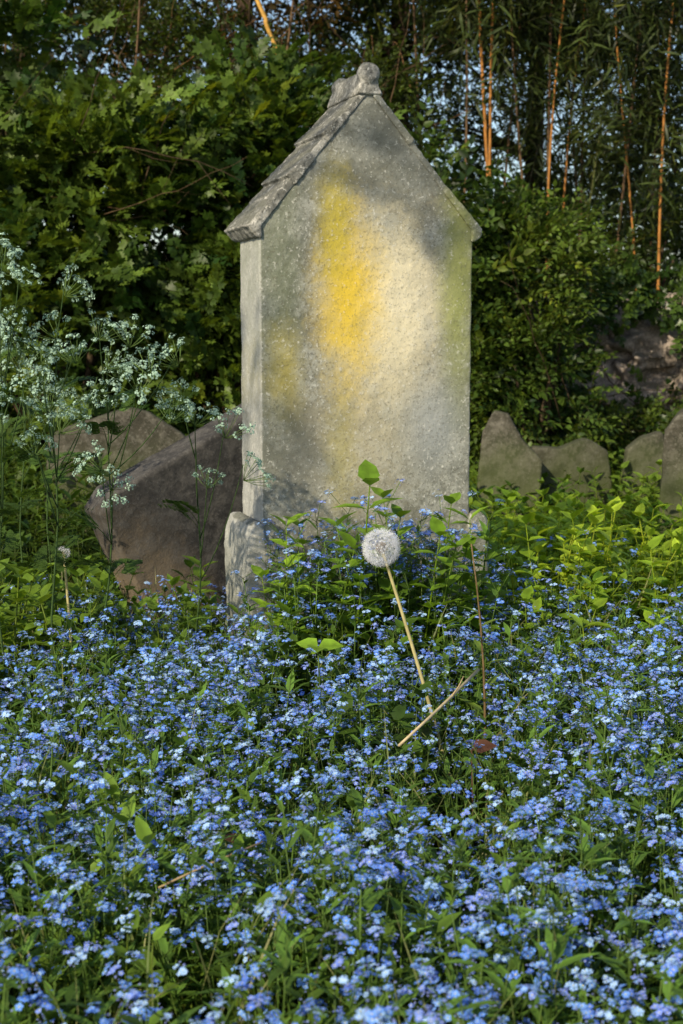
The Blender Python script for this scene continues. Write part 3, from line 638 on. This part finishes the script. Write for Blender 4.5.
for i,(x,y,z_,s) in enumerate([(.25,2.62,.28,.05),(-.17,2.18,.26,.04)]):
    t=join([scatter(L_wide,[(0,0,0)],[(math.cos(i*2.),math.sin(i*2.),.3)],(.2,-.5,1),s,(.10,.045,.025)),tube([(0,0,0),(.005,.005,-z_*.5),(0,0,-z_)],.0015,4,(.12,.06,.03))])
    addobj('withered_leaf',mesh_of(t,'withered_leaf',[M_leaf]),loc=(x,y,z_),label='curled reddish-brown withered leaf among blue flowers',cat='leaf',group='withered leaves')
# ------------------------------------------------------------------ cow parsley
def umbel(seed,R=.062):
    r=np.random.default_rng(seed);out=[];fl=[]
    n=r.integers(10,14)
    for k in range(n):
        a=k*2.4+r.normal(0,.2);q=math.sqrt((k+.6)/n)*1.05
        d=nrm(np.array([math.cos(a)*q*.95,math.sin(a)*q*.95,.75]));e=d*R*r.uniform(.75,1.15)
        out.append(tube(np.stack([0*e,e*.5+[0,0,-.003],e]),.0007,3,(.14,.22,.06)))
        m=19;o_=nrm(np.abs(r.normal(size=(m,3)))*np.sign(r.normal(size=(m,3))));o_[:,2]=np.abs(o_[:,2])*.8
        Z=nrm(o_+[0,0,.4])
        v=[(math.cos(t)*(1 if i%2 else .5),math.sin(t)*(1 if i%2 else .5),0) for i,t in enumerate(np.linspace(0,2*math.pi,10,endpoint=False))]
        fl.append(scatter(T(v,[tuple(range(10))]),e+o_*r.uniform(.005,.0135,(m,1)),np.cross(Z,r.normal(size=(m,3))),Z,r.uniform(.0025,.0040,m),np.array([.40,.57,.43])*r.uniform(.65,1.12,(m,1))))
    return join(out+fl)
UM=[mesh_of(umbel(i),'umbel',[M_petal]) for i in range(6)]
def fern(seed):
    r=np.random.default_rng(seed);out=[];Lf=leaf(.4,.1)
    P=lambda t:np.array([0,t,.12*math.sin(t*2.5)-.25*t*t])
    out.append(tube([P(t) for t in np.linspace(0,1,6)],np.linspace(.008,.003,6),3,(.8,.8,.6)))
    for t in np.linspace(.3,.97,8):
        for s in (-1,1):
            ln=.42*(1.15-t);q=nrm(np.array([s,.55,r.uniform(-.1,.15)]))
            p0=P(t);out.append(tube([p0,p0+q*ln],.003,3,(.8,.8,.6)))
            for u in np.linspace(.25,1,6):
                for s2 in (-1,1):
                    d=nrm(q+s2*np.array([-q[1],q[0],0])*.9)
                    out.append(scatter(Lf,[p0+q*ln*u],[d],(0,0,1),.11*(1.2-u)*(1.3-t*.5)+.02,np.ones(3)*r.uniform(.8,1.2)))
    return join(out)
FERN=[fern(i) for i in range(3)]
def parsley(base,tops,nl,seed):
    r=np.random.default_rng(seed)
    o=addobj('cow_parsley',None,loc=(base[0],base[1],0),label='tall cow parsley with lacy white flower umbels',cat='wildflower',group='cow parsley beside the headstones')
    B=np.array([base[0],base[1],0.]);tops=np.array(tops)-B
    H=tops[:,2].max();m=tops[:,:2].mean(0)
    ax=lambda z_:np.array([m[0]*(z_/H)**1.5*.7+.012*math.sin(z_*9+seed),m[1]*(z_/H)*.7,z_])
    g=(.05,.09,.025);ts=[tube([ax(z_) for z_ in np.linspace(0,H*.82,9)],np.linspace(.0032,.0016,9),6,g)]
    for i,t in enumerate(tops):
        z0=min(H*.8,max(.25,t[2]-r.uniform(.15,.33)));a_=ax(z0)
        ts.append(tube(bez(a_,[a_[0]*.4+t[0]*.6,a_[1]*.4+t[1]*.6,z0*.6+t[2]*.4],t,7),np.linspace(.0019,.001,7),5,g))
    addobj('stem',mesh_of(join(ts),'stem',[M_stem],True),parent=o)
    for i,t in enumerate(tops):
        addobj('umbel',UM[(i+seed)%6],loc=t-np.array([0,0,.04]),parent=o,rot=(r.normal(.55,.35),r.normal(0,.4),r.uniform(0,6)),sc=r.uniform(.65,1.15))
    for k in range(nl):
        z_=r.uniform(.35,.85)*H;a=r.uniform(0,6.28);Y=(math.cos(a),math.sin(a),r.uniform(.3,.9))
        lf=scatter(FERN[k%3],[(0,0,0)],[Y],(0,0,1),r.uniform(.09,.17),np.array([.075,.14,.025])*r.uniform(.7,1.3))
        addobj('leaf',mesh_of(lf,'leaf',[M_leaf]),loc=ax(z_),parent=o)
parsley((-.84,3.45),[(-.80,3.2,1.29),(-.71,3.15,1.21),(-.735,3.25,1.03),(-.78,3.1,.96),(-.86,3.2,1.1),(-.74,3.2,1.12),(-.77,3.2,1.07),(-.79,3.15,1.18),(-.75,3.1,.88),(-.80,3.2,1.01),(-.76,3.2,1.24),(-.71,3.2,1.0)],12,1)
parsley((-.72,3.5),[(-.62,3.2,1.19),(-.667,3.15,.98),(-.71,3.2,.90),(-.62,3.1,.89),(-.553,3.2,.97),(-.66,3.3,1.09),(-.70,3.2,.83),(-.60,3.2,1.04),(-.66,3.2,.93),(-.68,3.2,1.04)],12,2)
parsley((-.62,3.6),[(-.565,3.3,1.09),(-.485,3.25,1.075),(-.46,3.2,.97),(-.55,3.2,.796),(-.54,3.3,.74),(-.51,3.25,1.0),(-.38,3.3,1.03),(-.40,3.3,.9),(-.44,3.25,1.01),(-.53,3.2,1.03)],8,3)
parsley((-.40,3.75),[(-.285,3.45,.85),(-.335,3.5,.72),(-.245,3.5,.74),(-.40,3.5,.93),(-.36,3.45,.88)],2,4)
parsley((-.95,3.6),[(-.93,3.5,1.3),(-1.0,3.5,1.15),(-.88,3.5,1.22),(-.9,3.5,.95),(-.85,3.5,1.1),(-.84,3.5,1.0),(-.83,3.5,1.28)],12,5)
parsley((-.80,3.85),[(-.72,3.75,1.02),(-.8,3.7,.95),(-.66,3.7,.88),(-.9,3.75,1.05)],8,6)
parsley((-.98,4.3),[(-.95,4.2,.98),(-1.05,4.2,1.1),(-.85,4.2,.9)],8,7)
# ------------------------------------------------------------------ light
sd=bpy.data.lights.new('sun','SUN');sd.energy=5.0;sd.angle=math.radians(.6);sd.color=(1,.87,.66)
so=bpy.data.objects.new('sun',sd);COL.objects.link(so);so.rotation_euler=ts_.to_track_quat('Z','Y').to_euler()
w=bpy.data.worlds.new('World');scene.world=w;w.use_nodes=True;nt=w.node_tree
bg=nt.nodes['Background'];sky=nt.nodes.new('ShaderNodeTexSky');sky.sky_type='NISHITA';sky.sun_disc=False
sky.sun_elevation=el;sky.sun_rotation=math.atan2(ts_.x,ts_.y);nt.links.new(sky.outputs[0],bg.inputs[0]);bg.inputs[1].default_value=.15
# ------------------------------------------------------------------ camera
cd=bpy.data.cameras.new('camera');cam=bpy.data.objects.new('camera',cd);COL.objects.link(cam)
cam.location=(0,0,1.1);cam.rotation_euler=(math.radians(90-7.8),0,0)
cd.sensor_fit='VERTICAL';cd.sensor_height=36;cd.sensor_width=24;cd.lens=49.5;cd.clip_end=600;cd.clip_start=.05
cd.dof.use_dof=True;cd.dof.focus_distance=3.2;cd.dof.aperture_fstop=7.1
scene.camera=cam
scene.view_settings.view_transform='Standard';scene.view_settings.look='None';scene.view_settings.exposure=0
